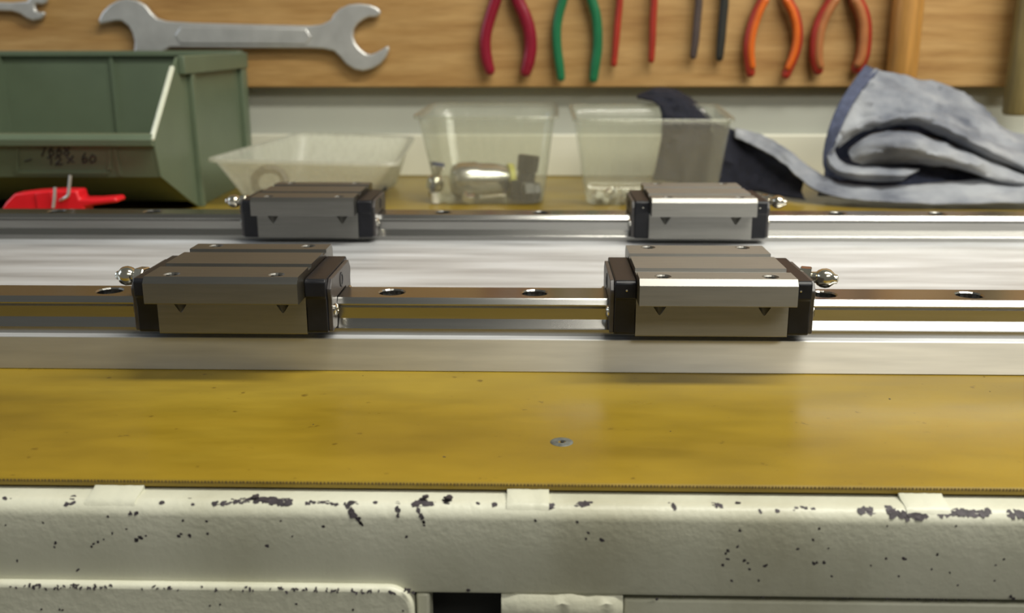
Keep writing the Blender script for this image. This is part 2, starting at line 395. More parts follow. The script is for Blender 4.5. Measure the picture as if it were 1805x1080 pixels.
for x, y, s in ((8, 878, 6), (20, 876, 5), (128, 877, 8), (118, 888, 6), (129, 886, 6), (163, 888, 4), (236, 875, 6), (286, 885, 5), (335, 877, 5), (340, 889, 4),
                (662, 886, 5), (842, 887, 5), (872, 889, 7), (10, 925, 3), (76, 921, 4), (190, 910, 4), (230, 905, 6), (240, 905, 6), (323, 917, 4), (364, 918, 4), (495, 918, 3),
                (570, 928, 5), (98, 957, 5), (96, 964, 4), (161, 963, 5), (165, 958, 4), (173, 955, 4), (183, 950, 3), (198, 940, 4), (223, 932, 3), (240, 951, 7), (248, 947, 6), (257, 944, 3),
                (315, 945, 6), (319, 941, 4), (334, 944, 6), (366, 940, 4), (471, 962, 6), (515, 945, 3), (716, 946, 4), (30, 988, 4), (137, 1004, 5), (826, 1040, 5),
                (944, 917, 5), (1017, 919, 4), (1037, 939, 5), (1033, 949, 4), (1060, 951, 7), (1304, 935, 5), (1300, 963, 4), (1283, 970, 5), (1279, 975, 4), (1283, 985, 5),
                (1274, 995, 5), (1312, 988, 5), (1318, 992, 4), (1321, 1003, 4), (1348, 997, 5), (1352, 995, 3), (1290, 1023, 4), (1337, 1023, 4), (1433, 951, 5), (1406, 967, 4), (1444, 931, 4),
                (1460, 966, 3), (1434, 992, 5), (1440, 991, 4), (1453, 991, 5), (1466, 1015, 4), (1535, 996, 3), (1562, 984, 5), (1594, 985, 6), (1564, 927, 3), (1652, 977, 4),
                (1584, 1015, 4), (1642, 1003, 3), (1674, 1009, 3), (1770, 985, 4), (1755, 996, 3), (1753, 1023, 3), (1688, 1031, 3), (1300, 885, 5), (1340, 901, 4), (1370, 900, 4), (1158, 1056, 4), (1685, 927, 3), (1782, 1051, 5), (1787, 1055, 4)):
    chips.append((x, y, s))
def beam_point(px, py):
    # march the beam profile for the pixel: top, rounded edge, face
    for a in range(0, 91, 3):
        r_ = math.radians(a); y, z = YF+R-R*math.sin(r_), ZT-R+R*math.cos(r_)
        p = P(px, py, Y=y)
        if p.z >= z-0.15: return p, Vector((0, -math.sin(r_), math.cos(r_)))
    return P(px, py, Y=YF), Vector((0, -1, 0))
bm = bmesh.new()
def flake(bm, p, nrm, s, rr, asp=0.75):
    x = Vector((1, 0, 0)); y = nrm.cross(x).normalized(); k = rr.randint(7, 10); c = p+nrm*0.12
    th = rr.uniform(0, 3.1); vs = []; vb = []
    for i in range(k):
        a = 2*math.pi*i/k; r_ = s*rr.uniform(0.6, 1.25)*0.5
        u, v = r_*math.cos(a), r_*math.sin(a)*asp
        u, v = u*math.cos(th)-v*math.sin(th), u*math.sin(th)+v*math.cos(th)
        q = p+x*u+y*v; vs.append(bm.verts.new(q+nrm*0.07)); vb.append(bm.verts.new(q-nrm*0.3))
    bm.faces.new(vs)
    for i in range(k): bm.faces.new((vs[i], vs[(i+1) % k], vb[(i+1) % k], vb[i]))
rr = random.Random(11)
for px, py, s in chips:
    p, nr = beam_point(px, py); flake(bm, p, nr, s*300/F*(1.6 if s < 5.5 else 1.6)*(1.35 if nr.z > 0.3 else 1), rr)
tag(obj('paint_chips', bm, M['paint_chip'], wb), kind='stuff')
bm = bmesh.new()
for i in range(95):     # chips along the upper edge of the left drawer front
    px = rr.choice([rr.uniform(5, 520), rr.uniform(50, 180), rr.uniform(430, 600), rr.uniform(620, 730)])
    p = P(px, 1036, Y=yp); p.z = zt-rr.uniform(0.3, 1.6); p.y = yp-0.02+max(0, 0.9-(zt-p.z))*0.5; flake(bm, p, Vector((0, -0.9, 0.43)).normalized(), rr.uniform(0.7, 1.6), rr, 0.5)
for px, py in ((73, 1073), (105, 1074), (110, 1075), (370, 1067), (388, 1065), (522, 1064), (622, 1074), (710, 1076)):
    flake(bm, P(px, py, Y=yp), Vector((0, -1, 0)), 1.0, rr)
for i in range(40):
    px = rr.choice([rr.uniform(1130, 1805), rr.uniform(1480, 1740)]); p = P(px, 1061, Y=282.4); p.z = -33.2-rr.uniform(0, .5); p.y = 281.6
    flake(bm, p, Vector((0, -0.8, -0.6)), rr.uniform(0.6, 1.2), rr, 0.5)
tag(obj('paint_chips', bm, M['paint_chip'], wb), kind='stuff')

# countersunk screw plug in the yellow top
q = P(990, 779, z=0)
sc = thing('screw_plug', 'round grey screw head sunk in the yellow bench top near its front edge', 'screw', (q.x, q.y, 0))
bm = lathe(bmesh.new(), (q.x, q.y, -1), (0, 0, 1), [(0, 3.9), (1.05, 4.0), (1.25, 3.7), (1.28, 1.4), (0.6, 1.1), (0.6, 0.1)], 24, True)
obj('head', bm, M['screw_grey'], sc, smooth=True)
bm = bmesh.new(); lathe(bm, (q.x+0.3, q.y, 0.1), (0, 0, 1), [(0, .8), (0.35, .7), (0.36, 0.1)], 6); obj('recess_plug', bm, M['dark_void'], sc)
# marks on the yellow top: small nicks
bm = bmesh.new()
for px, py, s in ((783, 805, 1.2), (552, 748, .7), (1568, 703, 1.4), (1182, 760, .8), (1745, 690, .7), (640, 662, .6), (1735, 664, .8)):
    flake(bm, P(px, py, z=0), Vector((0, 0, 1)), s, rr, 0.6)
tag(obj('nicks', bm, M['paint_chip'], wb), kind='stuff')

# ------------------------------------------------------------------ plate and rails
YP, ZP = 399.0, 15.6
bm = box(bmesh.new(), -620, 760, YP, 641, 0, ZP-1.2)
bpl = obj('base_plate', bm, M['alu'], origin=(70, 518, 0), bevel=0.5, seg=2)
bpl.data.materials.append(M['edge_alu'])
for f in bpl.data.polygons:
    if abs(f.normal.z) < 0.5: f.material_index = 1
tag(bpl, 'long brushed aluminium base plate lying on the yellow bench under both rails', 'plate')
def rail(yc, x0hole, label):
    t = thing('linear_rail', label, 'rail', (0, yc, ZP), 'linear guide rails')
    hw = [(-1.2, 11.5), (1.6, 11.5), (2.0, 11.2), (5.4, 9.2), (10.2, 9.6), (11.6, 11.0), (12.2, 11.2), (14.0, 9.6), (14.5, 9.1)]
    pts = [(yc-a, ZP+z) for z, a in hw]+[(yc+a, ZP+z) for z, a in hw[::-1]]
    o = obj('rail_bar', prism(bmesh.new(), pts, 'X', -610, 750), M['rail_steel'], t)
    xs = [x0hole+60.9*k for k in range(-7, 12) if -560 < x0hole+60.9*k < 700]
    cs = []
    for x in xs:
        cs.append(lambda b, x=x: lathe(b, (x, yc, ZP+6.5), (0, 0, 1), [(0, 5.4), (7.4, 5.4), (8.0, 6.0), (12, 6.0)], 20))
    carve(o, cs, (0, yc, ZP))
    bm = bmesh.new()
    for x in xs[:1]: pass
    for x in xs:
        b = lathe(bmesh.new(), (x, yc, ZP+6.4), (0, 0, 1), [(0, 4.6), (4.6, 4.6), (5.1, 4.1), (5.1, 2.3), (2.5, 2.1), (2.5, .1)], 18)
        obj('rail_bolt', b, M['dark_fitting'], t, smooth=True)
    return t
rail(415.5, -2.0, 'nearer steel linear rail along the front edge of the base plate')
rail(620.0, -304.0, 'farther steel linear rail along the back of the base plate')

# ------------------------------------------------------------------ carriages
def carriage():
    t = thing('guide_carriage', 'x', 'guide carriage', (0, 0, 0), 'linear guide carriages')
    L = 30.6; zt_, zf = 28.6, 17.8
    pts = [(-12.6, 2), (-21.8, 2), (-22, 2.4), (-22, zf), (-34.6, zf), (-35, zf+.4), (-35, 26.2), (-32.8, zt_),
           (-21.2, zt_), (-21.0, 27.2), (-14.2, 27.2), (-14, zt_), (8.6, zt_), (8.8, 27.2), (14.6, 27.2), (14.8, zt_),
           (32.8, zt_), (35, 26.2), (35, zf+.4), (34.6, zf), (22, zf), (22, 2.4), (21.8, 2), (12.6, 2), (12.6, 15.6), (-12.6, 15.6)]
    body = obj('steel_body', prism(bmesh.new(), pts, 'X', -L, L), M['ground_steel'], t)
    cs = []
    for x in (-21, 21):
        for y in (-28.5, 28.5):
            cs.append(lambda b, x=x, y=y: lathe(b, (x, y, 16), (0, 0, 1), [(0, 2.5), (12, 2.5), (12.5, 3.3), (16, 3.3)], 18))
            s = -1 if y < 0 else 1
            cs.append(lambda b, x=x, s=s: lathe(b, (x, s*22.4, 10.6), (0, 0, 1), [(0, .2), (7.2, 4.8), (7.4, 4.8)], 16))
    carve(body, cs)
    for sx in (-1, 1):
        a, b = sx*L, sx*(L+8.6)
        cp = [(-12.4, 2.4), (-21, 2.4), (-21.8, 3.2), (-21.8, 13), (-22.6, 17.4), (-23.4, 18), (-23.4, 24.2), (-22.2, 25.4), (22.2, 25.4), (23.4, 24.2), (23.4, 18), (22.6, 17.4), (21.8, 13), (21.8, 3.2), (21, 2.4), (12.4, 2.4), (12.4, 15.4), (-12.4, 15.4)]
        obj('end_cap', prism(bmesh.new(), cp, 'X', min(a, b), max(a, b)), M['black_plastic'], t, bevel=0.6)
        sp = [(-12, 2.8), (-20, 2.8), (-20.6, 3.4), (-20.6, 16.5), (-21.6, 19), (-21.6, 21), (-18, 24.6), (18, 24.6), (21.6, 21), (21.6, 19), (20.6, 16.5), (20.6, 3.4), (20, 2.8), (12, 2.8), (10.2, 7), (11.6, 12), (9.8, 15), (-9.8, 15), (-11.6, 12), (-10.2, 7)]
        a2, b2 = sx*(L+8.6), sx*(L+10.4)
        sl = obj('end_seal', prism(bmesh.new(), sp, 'X', min(a2, b2), max(a2, b2)), M['seal_rubber'], t, bevel=0.3)
        for y in (-16, 16):
            bm = lathe(bmesh.new(), (sx*(L+10.2), y, 11), (sx, 0, 0), [(0, 2.6), (0.8, 2.6), (1.5, 1.9), (1.7, .8), (1.2, .6), (1.2, .1)], 14)
            obj('screw', bm, M['chrome'], sl, smooth=True)
        for y in (-23.4,):
            bm = lathe(bmesh.new(), (sx*(L+4), y+.1, 21.5), (0, -1, 0), [(0, .5), (.25, .45), (.3, .1)], 8)
            obj('locating_pin', bm, M['chrome'], t, smooth=True)
    # lubrication hole in the free end
    bm = lathe(bmesh.new(), (-L-10.2, 0, 20), (-1, 0, 0), [(0, 3.2), (.5, 3.2), (.5, 2.2), (-3, 2.0), (-3, .1)], 16)
    obj('port_ring', bm, M['black_plastic'], t, smooth=True)
    # grease nipple on +X end
    g = obj('grease_nipple', lathe(bmesh.new(), (L+9.5, 4, 21.5), (0.94, -.3, -.02), [(0, 2.4), (2.6, 2.4), (2.7, 2.0), (7.4, 2.5), (8.0, 3.2), (9.6, 4.0), (11.4, 4.2), (13.0, 3.8), (14.2, 2.8), (15.0, 2.0), (16.0, 1.9), (16.6, .6)], 20), M['brass_nickel'], t, smooth=True)
    bm = lathe(bmesh.new(), (L+10.2, 3.8, 21.5), (0.94, -.3, -.02), [(0, 4.1), (.4, 4.5), (4.2, 4.5), (4.6, 4.1)], 6)
    obj('hex_collar', bm, M['brass_nickel'], g)
    return t
proto = carriage()
LAB = {'LF': 'darker carriage at left on the nearer rail, brassy nipple at its left end',
       'RF': 'bright carriage at right on the nearer rail, three polished bands on top',
       'LR': 'dark grey carriage at left on the farther rail in front of milky tray',
       'RR': 'carriage at right on the farther rail with gleaming white front flange'}
for i, (k, x, y, flip) in enumerate((('RF', 69.6, 415.5, 0), ('LF', -125.4, 415.5, 1), ('LR', -140.2, 620, 1), ('RR', 96.2, 620, 0))):
    o = proto if i == 0 else copy_tree(proto)
    o.location = (x*S, y*S, ZP*S); o.rotation_euler = (0, 0, math.pi if flip else 0); o['label'] = LAB[k]

# ------------------------------------------------------------------ green bin
bn = thing('storage_bin', 'sage green open-front plastic storage bin with marker writing', 'storage bin', (-385, 880, 0))
XR, XL, TW = -282.5, -512.0, 2.4
side = [(972, 0), (822, 0), (802, 8), (744, 35), (736, 63), (790, 113), (800, 121), (972, 121)]
for xa_, xb_ in ((XR-TW, XR), (XL, XL+TW)):
    obj('side_wall', prism(bmesh.new(), side, 'X', xa_, xb_), M['green_plastic'], bn, bevel=0.4)
bm = box(bmesh.new(), XL+TW, XR-TW, 969, 972, 0, 121); obj('back_wall', bm, M['green_plastic'], bn)
bm = box(bmesh.new(), XL+TW, XR-TW, 822, 969, 6, 9); obj('bottom', bm, M['green_plastic'], bn)
# front: upright panel, sloping underside
bm = prism(bmesh.new(), [(744, 35), (736, 63), (738.4, 63), (746.6, 36.5), (804, 10.5), (822, 9), (822, 6), (802, 8)], 'X', XL+TW, XR-TW)
obj('front_panel', bm, M['green_plastic'], bn)
bm = prism(bmesh.new(), [(736.5, 58), (733, 59), (732, 64), (735, 67.5), (741, 68), (741, 63), (738, 60)], 'X', XL, XR-0.5)
obj('front_lip', bm, M['green_plastic'], bn, bevel=0.6)
# outside of right wall: ribs, top flange
bm = bmesh.new()
prism(bm, [(822, 0), (828, 0), (826, 121), (818, 121)], 'X', XR, XR+4); obj('rib', bm, M['green_plastic'], bn, bevel=0.6)
bm = prism(bmesh.new(), [(960, 0), (974, 0), (974, 121), (958, 121)], 'X', XR, XR+4); obj('rib', bm, M['green_plastic'], bn, bevel=0.6)
bm = box(bmesh.new(), XR, XR+5, 800, 976, 108, 122); obj('top_flange', bm, M['green_plastic'], bn, bevel=0.8)
bm = box(bmesh.new(), XL, XR, 964, 980, 119, 124); obj('top_flange', bm, M['green_plastic'], bn, bevel=0.8)
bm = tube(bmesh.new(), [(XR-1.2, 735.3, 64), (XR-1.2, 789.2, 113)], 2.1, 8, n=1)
M['edge_highlight'] = simple('pale_edge_highlight', (0.62, 0.66, 0.55), 0.3, 0, 0.05)  # pale colour paints in the light reflected along the green edge
tag(obj('mouth_edge', bm, M['edge_highlight'], bn, smooth=True), 'sloping edge of the bin mouth with its highlight painted in')
# interior rib and label frame
x1 = P(200, 150, Y=966).x
bm = box(bmesh.new(), x1-1.5, x1+1.5, 966, 969.5, 9, 119); obj('rib', bm, M['green_plastic'], bn)
def front_pt(px, py, off=0.5):
    # point on the sloping front panel (Y 744..736 for z 35..63)
    p = P(px, py, Y=740)
    for _ in range(4): p = P(px, py, Y=744-8*(p.z-35)/28-off)
    return p
bm = bmesh.new()
for a, b, c, d in ((27, 255, 32, 305), (190, 255, 196, 300), (28, 302, 192, 307)):
    q = [front_pt(a, b, 0.9), front_pt(c, b, 0.9), front_pt(c, d, 0.9), front_pt(a, d, 0.9)]
    A = [bm.verts.new(v) for v in q]; B = [bm.verts.new(v+Vector((0, 1.4, 0))) for v in q]
    bm.faces.new(A); bm.faces.new(B[::-1])
    for i in range(4): bm.faces.new((A[i], A[(i+1) % 4], B[(i+1) % 4], B[i]))
obj('label_frame', bm, M['green_plastic'], bn)
bm = bmesh.new(); xx = front_pt(206, 280).x
prism(bm, [(743.2, 36), (735.6, 62), (737, 62), (744.5, 36)], 'X', xx-1.5, xx+1.5); obj('rib', bm, M['green_plastic'], bn)
strokes = [  # marker digits "7668" over "- 12 x 60", (px, py) polylines
    [(66, 259), (80, 258), (74, 275)], [(94, 257), (86, 266), (88, 275), (95, 272), (93, 265), (87, 267)],
    [(108, 257), (100, 266), (101, 275), (108, 272), (107, 265), (101, 267)],
    [(119, 257), (113, 261), (122, 269), (118, 274), (112, 270), (122, 261), (119, 257)],
    [(44, 284), (55, 281)], [(84, 279), (90, 274), (90, 290)], [(97, 279), (104, 275), (107, 281), (98, 290), (110, 289)],
    [(117, 276), (130, 286)], [(129, 275), (119, 287)],
    [(150, 270), (145, 280), (147, 287), (154, 284), (152, 278), (146, 281)],
    [(163, 273), (158, 280), (161, 287), (168, 283), (168, 276), (163, 273)]]
bm = bmesh.new()
for st in strokes:
    for a, b in zip(st, st[1:]):
        A, B = front_pt(*a, .25), front_pt(*b, .25); tube(bm, [A, B], 0.62, 6, n=1, flat=0.6)
tag(obj('marker_writing', bm, M['marker'], bn), 'black handwritten numbers on the bin front')

# ------------------------------------------------------------------ red hex key holder with two keys
rh = thing('hex_key_holder', 'bright red plastic hex key holder in front of the green bin', 'key holder', (-370, 715, 0))
pts = [(4, 368), (12, 356), (27, 341), (60, 337), (100, 335), (138, 335), (142, 350), (170, 350), (206, 347), (210, 356), (168, 361), (150, 364)]
pw = [P(a, b, Y=708) for a, b in pts]
bm = prism(bmesh.new(), [(p.x, p.z) for p in pw]+[(pw[-1].x, 0), (pw[0].x, 0)], 'Y', 706, 722)
obj('holder_body', bm, M['red_plastic'], rh, bevel=1.5)
bm = prism(bmesh.new(), [(P(62, 340, Y=705).x, P(62, 340, Y=705).z), (P(90, 337, Y=705).x, P(90, 337, Y=705).z), (P(94, 366, Y=705).x, 15), (P(66, 366, Y=705).x, 15)], 'Y', 704.4, 707)
obj('holder_rib', bm, M['red_plastic'], rh, bevel=.6)
def key(pts, label):
    o = obj('hex_key', tube(bmesh.new(), [P(a, b, Y=c) for a, b, c in pts], 1.15, 6, n=4, round_end=False), M['wrench_steel'], origin=P(*pts[-1][:2], Y=pts[-1][2]))
    tag(o, label, 'hex key', 'hex keys in the red holder')
key([(124, 309, 702), (122, 330, 702), (120, 344, 702), (112, 350, 703), (106, 353, 706)], 'bent steel hex key leaning on the right of the red holder')
key([(97, 330, 702), (96, 350, 702), (94, 366, 702.5)], 'straight-looking hex key standing at the middle of the red holder')

# ------------------------------------------------------------------ plastic containers
def rrect(c0, c1, c2, c3, r, z=None, n=5):
    """ring through four corners (front-left, front-right, back-right, back-left), rounded"""
    C = [Vector(c) for c in (c0, c1, c2, c3)]; out = []
    for i in range(4):
        p, a, b = C[i], C[i-1], C[(i+1) % 4]
        da, db = (a-p).normalized(), (b-p).normalized(); p1, p2 = p+da*r, p+db*r
        for k in range(n+1):
            t = k/n; out.append(p1*(1-t)**2+p*2*t*(1-t)+p2*t*t)
    return out
def container(name, label, group, rim, base, rr_, rb, mk, flange, rim_drop=2.5):
    cen = sum((Vector(b) for b in base), Vector())/4
    t = thing(name, label, 'container', (cen.x, cen.y, 0), group)
    rimr = rrect(*rim, rr_); baser = rrect(*base, rb)
    n = len(rimr); rings = []
    for k in range(9):
        u = k/8; w_ = [baser[i].lerp(rimr[i], u) for i in range(n)]
        if k == 0: w_ = [p+(Vector((cen.x, cen.y, p.z))-p)*0.05 for p in w_]
        if k in (0,): pass
        rings.append(w_)
    rings.insert(1, [p+Vector((0, 0, 1.8)) for p in baser])
    bm = ring_loft(bmesh.new(), rings, close_first=True)
    o = obj('shell', bm, mk, t, smooth=True)
    s = o.modifiers.new('s', 'SOLIDIFY'); s.thickness = 0.7*S
    rc = sum(rimr, Vector())/n
    def off(p, d, dz):
        v = (p-rc); v.z = 0; v.normalize(); return p+v*d+Vector((0, 0, dz))
    prof = [(0, 0), (flange, 0.3), (flange+.6, -0.6), (flange+.4, -rim_drop), (flange-.6, -rim_drop), (flange-.8, -1), (0, -1.2)]
    bm = bmesh.new(); rr2 = [[off(p, a, b) for p in rimr] for a, b in prof]; rr2.append(rr2[0])
    R = [[bm.verts.new(p) for p in r] for r in rr2[:-1]]; R.append(R[0])
    for a, b in zip(R, R[1:]):
        for k in range(n): bm.faces.new((a[k], a[(k+1) % n], b[(k+1) % n], b[k]))
    obj('rim', bm, mk, t, smooth=True)
    return t
V = Vector
# shallow milky tray
container('plastic_tray', 'shallow milky plastic tray with flared rim beside the green bin', 'see-through plastic boxes',
          (P(366, 280, Y=815), P(696, 288, Y=812), P(727, 240, Y=980), P(530, 233, Y=990)),
          ((-256, 852, 0.6), (-150, 848, 0.6), (-133, 950, 0.6), (-238, 958, 0.6)), 12, 14, M['milky'], 3.5)
container('plastic_box', 'clear ribbed plastic box holding pipe fittings, middle of the three containers', 'see-through plastic boxes',
          ((-101, 820, 74), (12, 820, 74), (14, 948, 77), (-98, 948, 77)), ((-86, 832, 0.6), (3, 832, 0.6), (4, 925, 0.6), (-86, 925, 0.6)), 16, 16, M['clear'], 3.5)
container('plastic_box', 'clear square plastic box with small pale parts, rightmost container', 'see-through plastic boxes',
          ((29, 818, 72), (154, 820, 72), (158, 930, 77), (28, 930, 77)), ((39, 829, 0.6), (146, 830, 0.6), (148, 915, 0.6), (40, 915, 0.6)), 9, 9, M['clear'], 3)

# fittings in the middle box
def fit(name, label, mk, p, axis, prof, seg=20, cat='pipe fitting', extra=None):
    t = thing(name, label, cat, p, 'fittings in the middle box')
    obj('body', lathe(bmesh.new(), p, axis, prof, seg), M[mk], t, smooth=True)
    if extra:
        for nm, mk2, off, pf, sg in extra:
            a = Vector(axis).normalized(); obj(nm, lathe(bmesh.new(), Vector(p)+a*off, axis, pf, sg), M[mk2], t, smooth=True)
    return t
p = P(793, 318, Y=872)
fit('coupling', 'large round grey metal coupling with yellow ring in the middle box', 'hole_steel', p, (1, 0.25, -0.02),
    [(0, 6), (1, 10), (3, 13), (8, 15.5), (20, 16.2), (23, 16.2), (23.5, 15), (40, 14.6), (48, 13), (54, 11)], 24,
    extra=[('sealing_ring', 'yellow_band', 51, [(0, 11), (.6, 14.2), (5, 14.2), (5.6, 11)], 24)])
p = P(922, 360, Y=872)
fit('threaded_fitting', 'dark stubby threaded fitting at the right of the middle box', 'dark_fitting', p, (0.12, 0.1, 1),
    [(0, 10), (1, 13), (3, 13.5), (4, 12.5), (6, 13.5), (8, 12.5), (10, 13.5), (12, 12.5), (14, 13.5), (20, 13), (20.5, 8), (28, 7.5), (28.5, 9), (42, 9.5), (43, 8)], 20)
p = P(764, 366, Y=850)
fit('ball_joint', 'shiny chrome elbow fitting at the left of the middle box', 'chrome', (p.x, p.y, 4.5), (0.15, 0.2, 1),
    [(0, 3.5), (3, 4.5), (6, 4.5), (6.2, 7), (11, 7.4), (15, 7.0), (18, 5), (19, 3.5), (22, 3.5), (22.5, 5.5), (26, 5.5), (26.4, 3)], 18,
    extra=[('blue_collar', 'blue_plastic', 26, [(0, 6), (3, 6), (3.4, 4)], 14)])
p = P(922, 352, Y=846)
fit('threaded_fitting', 'dark hexagonal fitting lying in the right front of the middle box', 'dark_fitting', (p.x, p.y, 9.5), (1, 0.2, 0),
    [(0, 7), (1, 9), (8, 9), (9, 7), (14, 7), (15, 5)], 6)
fit('fitting_nut', 'small bright nut near the front middle of the middle box', 'chrome', (P(825, 362, Y=842).x, 842, 1), (0.2, -.3, 1), [(0, 5), (.8, 6), (7, 6), (8, 5), (8.2, 2.6), (3, 2.4), (3, .1)], 6)
fit('fitting_nut', 'small bright nut at the left front corner of the middle box', 'pale_plastic', (P(768, 362, Y=840).x, 841, 1), (0, 0, 1), [(0, 4.2), (5, 4.4), (8, 4), (8.2, 2)], 10)
fit('fitting_bolt', 'thin chrome bolt lying between the two dark fittings', 'chrome', P(850, 348, Y=846), (1, .1, .08), [(0, 1.7), (20, 1.7)], 10,
    extra=[('bolt_head', 'chrome', -2.5, [(0, 3), (2.6, 3)], 6)])
# ring and scraps in the tray
bm = bmesh.new(); c = V((-232, 858, 14))
tube(bm, [c+V((13*math.cos(a), 3*math.sin(a*2), 13*math.sin(a)))*1.0 for a in [math.radians(k) for k in range(-60, 271, 22)]], 3.6, 8, n=2)
tag(obj('hose_clamp', bm, M['seal_rubber'], origin=(-232, 858, 1), smooth=True), 'grey ring-shaped hose clamp at the left end of the milky tray', 'hose clamp')
for i, (x, y, dx, lb) in enumerate(((-205, 895, 8, 'short blue-grey plug at the middle of the milky tray'), (-178, 900, 40, 'long blue-grey rod lying in the milky tray'))):
    o = obj('plastic_rod', lathe(bmesh.new(), (x, y, 4.6 if i else 5.4), (1, 0.15, 0.0), [(0, 2), (.5, 3.4), (dx-.5, 3.4), (dx, 2)], 14), M['hem_blue'], origin=(x, y, 1), smooth=True)
    tag(o, lb, 'rod', 'scraps in the milky tray')
# small pale parts in the right box
rr = random.Random(5); k = 0
for i in range(26):
    x, y = 46+rr.random()*42, 838+rr.random()*30; z = 1.6+max(0, 1-abs(x-62)/26)*rr.choice((0, 4.2, 8.0))
    a = rr.uniform(0, 6.28); mk = rr.choice(('pale_plastic', 'chrome', 'pale_plastic', 'hole_steel'))
    o = obj('small_nut', lathe(bmesh.new(), (x, y, z), (math.cos(a)*.5, math.sin(a)*.5, .8), [(0, 2.6), (.5, 3.2), (3.2, 3.2), (3.8, 2.6), (3.8, 1.4), (1, 1.3), (1, .1)], 6), M[mk], origin=(x, y, z))
    tag(o, {'pale_plastic': 'small cream nut', 'chrome': 'small shiny chrome nut', 'hole_steel': 'small dull grey nut'}[mk]+' in the heap inside the right-hand clear box', 'nut', 'small nuts in the right-hand box')

# ------------------------------------------------------------------ tools on the board
def poly(px_pts, Y): return [(P(a, b, Y=Y).x, P(a, b, Y=Y).z) for a, b in px_pts]
YB = 1006.0
def wrench(label, outline, panel, Y0, Y1, hook):
    o_ = P(*hook, Y=Y1); t = thing('open_end_wrench', label, 'wrench', (o_.x, YB, o_.z), 'wrenches on the tool board')
    head = obj('wrench_body', prism(bmesh.new(), poly(outline, Y0), 'Y', Y0, Y1), M['wrench_steel'], t, bevel=1.6, seg=3)
    if panel: obj('shank_web', prism(bmesh.new(), poly(panel, Y0-1), 'Y', Y0-1.2, Y0+1), M['wrench_steel'], t, bevel=0.8)
    bm = lathe(bmesh.new(), (o_.x, YB, o_.z), (0, -1, 0), [(-2, 1.3), (YB-Y0+5, 1.3), (YB-Y0+6, 3), (YB-Y0+7.5, 2.6)], 10)
    return t, bm
W = [(292, 37), (340, 40), (450, 43), (545, 45), (566, 43), (583, 35), (588, 25), (599, 15), (614, 8), (632, 6), (650, 8), (664, 13), (671, 20), (669, 27), (661, 30), (650, 30), (641, 34), (630, 42), (623, 52),
     (622, 64), (626, 76), (634, 86), (644, 94), (653, 96), (664, 92), (676, 85), (684, 80), (686, 88), (680, 101), (670, 113), (656, 121), (640, 125), (625, 122), (610, 113), (598, 99), (588, 90), (570, 86), (545, 85), (430, 85), (300, 84),
     (285, 92), (278, 106), (264, 120), (245, 128), (230, 124), (224, 112), (230, 102), (236, 88), (237, 74), (233, 58), (226, 46), (214, 37), (202, 37), (188, 40), (175, 43), (173, 35), (180, 21), (192, 9), (206, 1), (222, -3), (240, 0), (256, 9), (266, 22), (276, 32)]
wr, _ = wrench('large open-end spanner hung level above the green bin', W, [(318, 47), (540, 51), (548, 65), (540, 78), (318, 77), (308, 62)], 996, 1002.5, (450, 66))
W2 = [(-60, 2), (20, 4), (48, 2), (54, -8), (66, -14), (80, -12), (84, -2), (80, 6), (72, 8), (66, 6), (60, 8), (62, 18), (68, 22), (77, 20), (79, 26), (72, 34), (58, 37), (46, 32), (34, 24), (20, 20), (-60, 18)]
wrench('small open-end spanner at the top left corner of the board', W2, None, 998, 1003, (-20, 10))
# the pegs that carry the two spanners and the other tools
def peg(px, py, Yf, label):
    p = P(px, py, Y=Yf)
    bm = lathe(bmesh.new(), (p.x, YB+1, p.z), (0, -1, 0), [(0, 1.4), (YB-Yf+2, 1.4), (YB-Yf+2.2, 2.4), (YB-Yf+3.4, 2.2)], 10)
    tag(obj('peg', bm, M['wrench_steel'], origin=(p.x, YB, p.z), smooth=True), label, 'peg', 'steel pegs on the tool board')

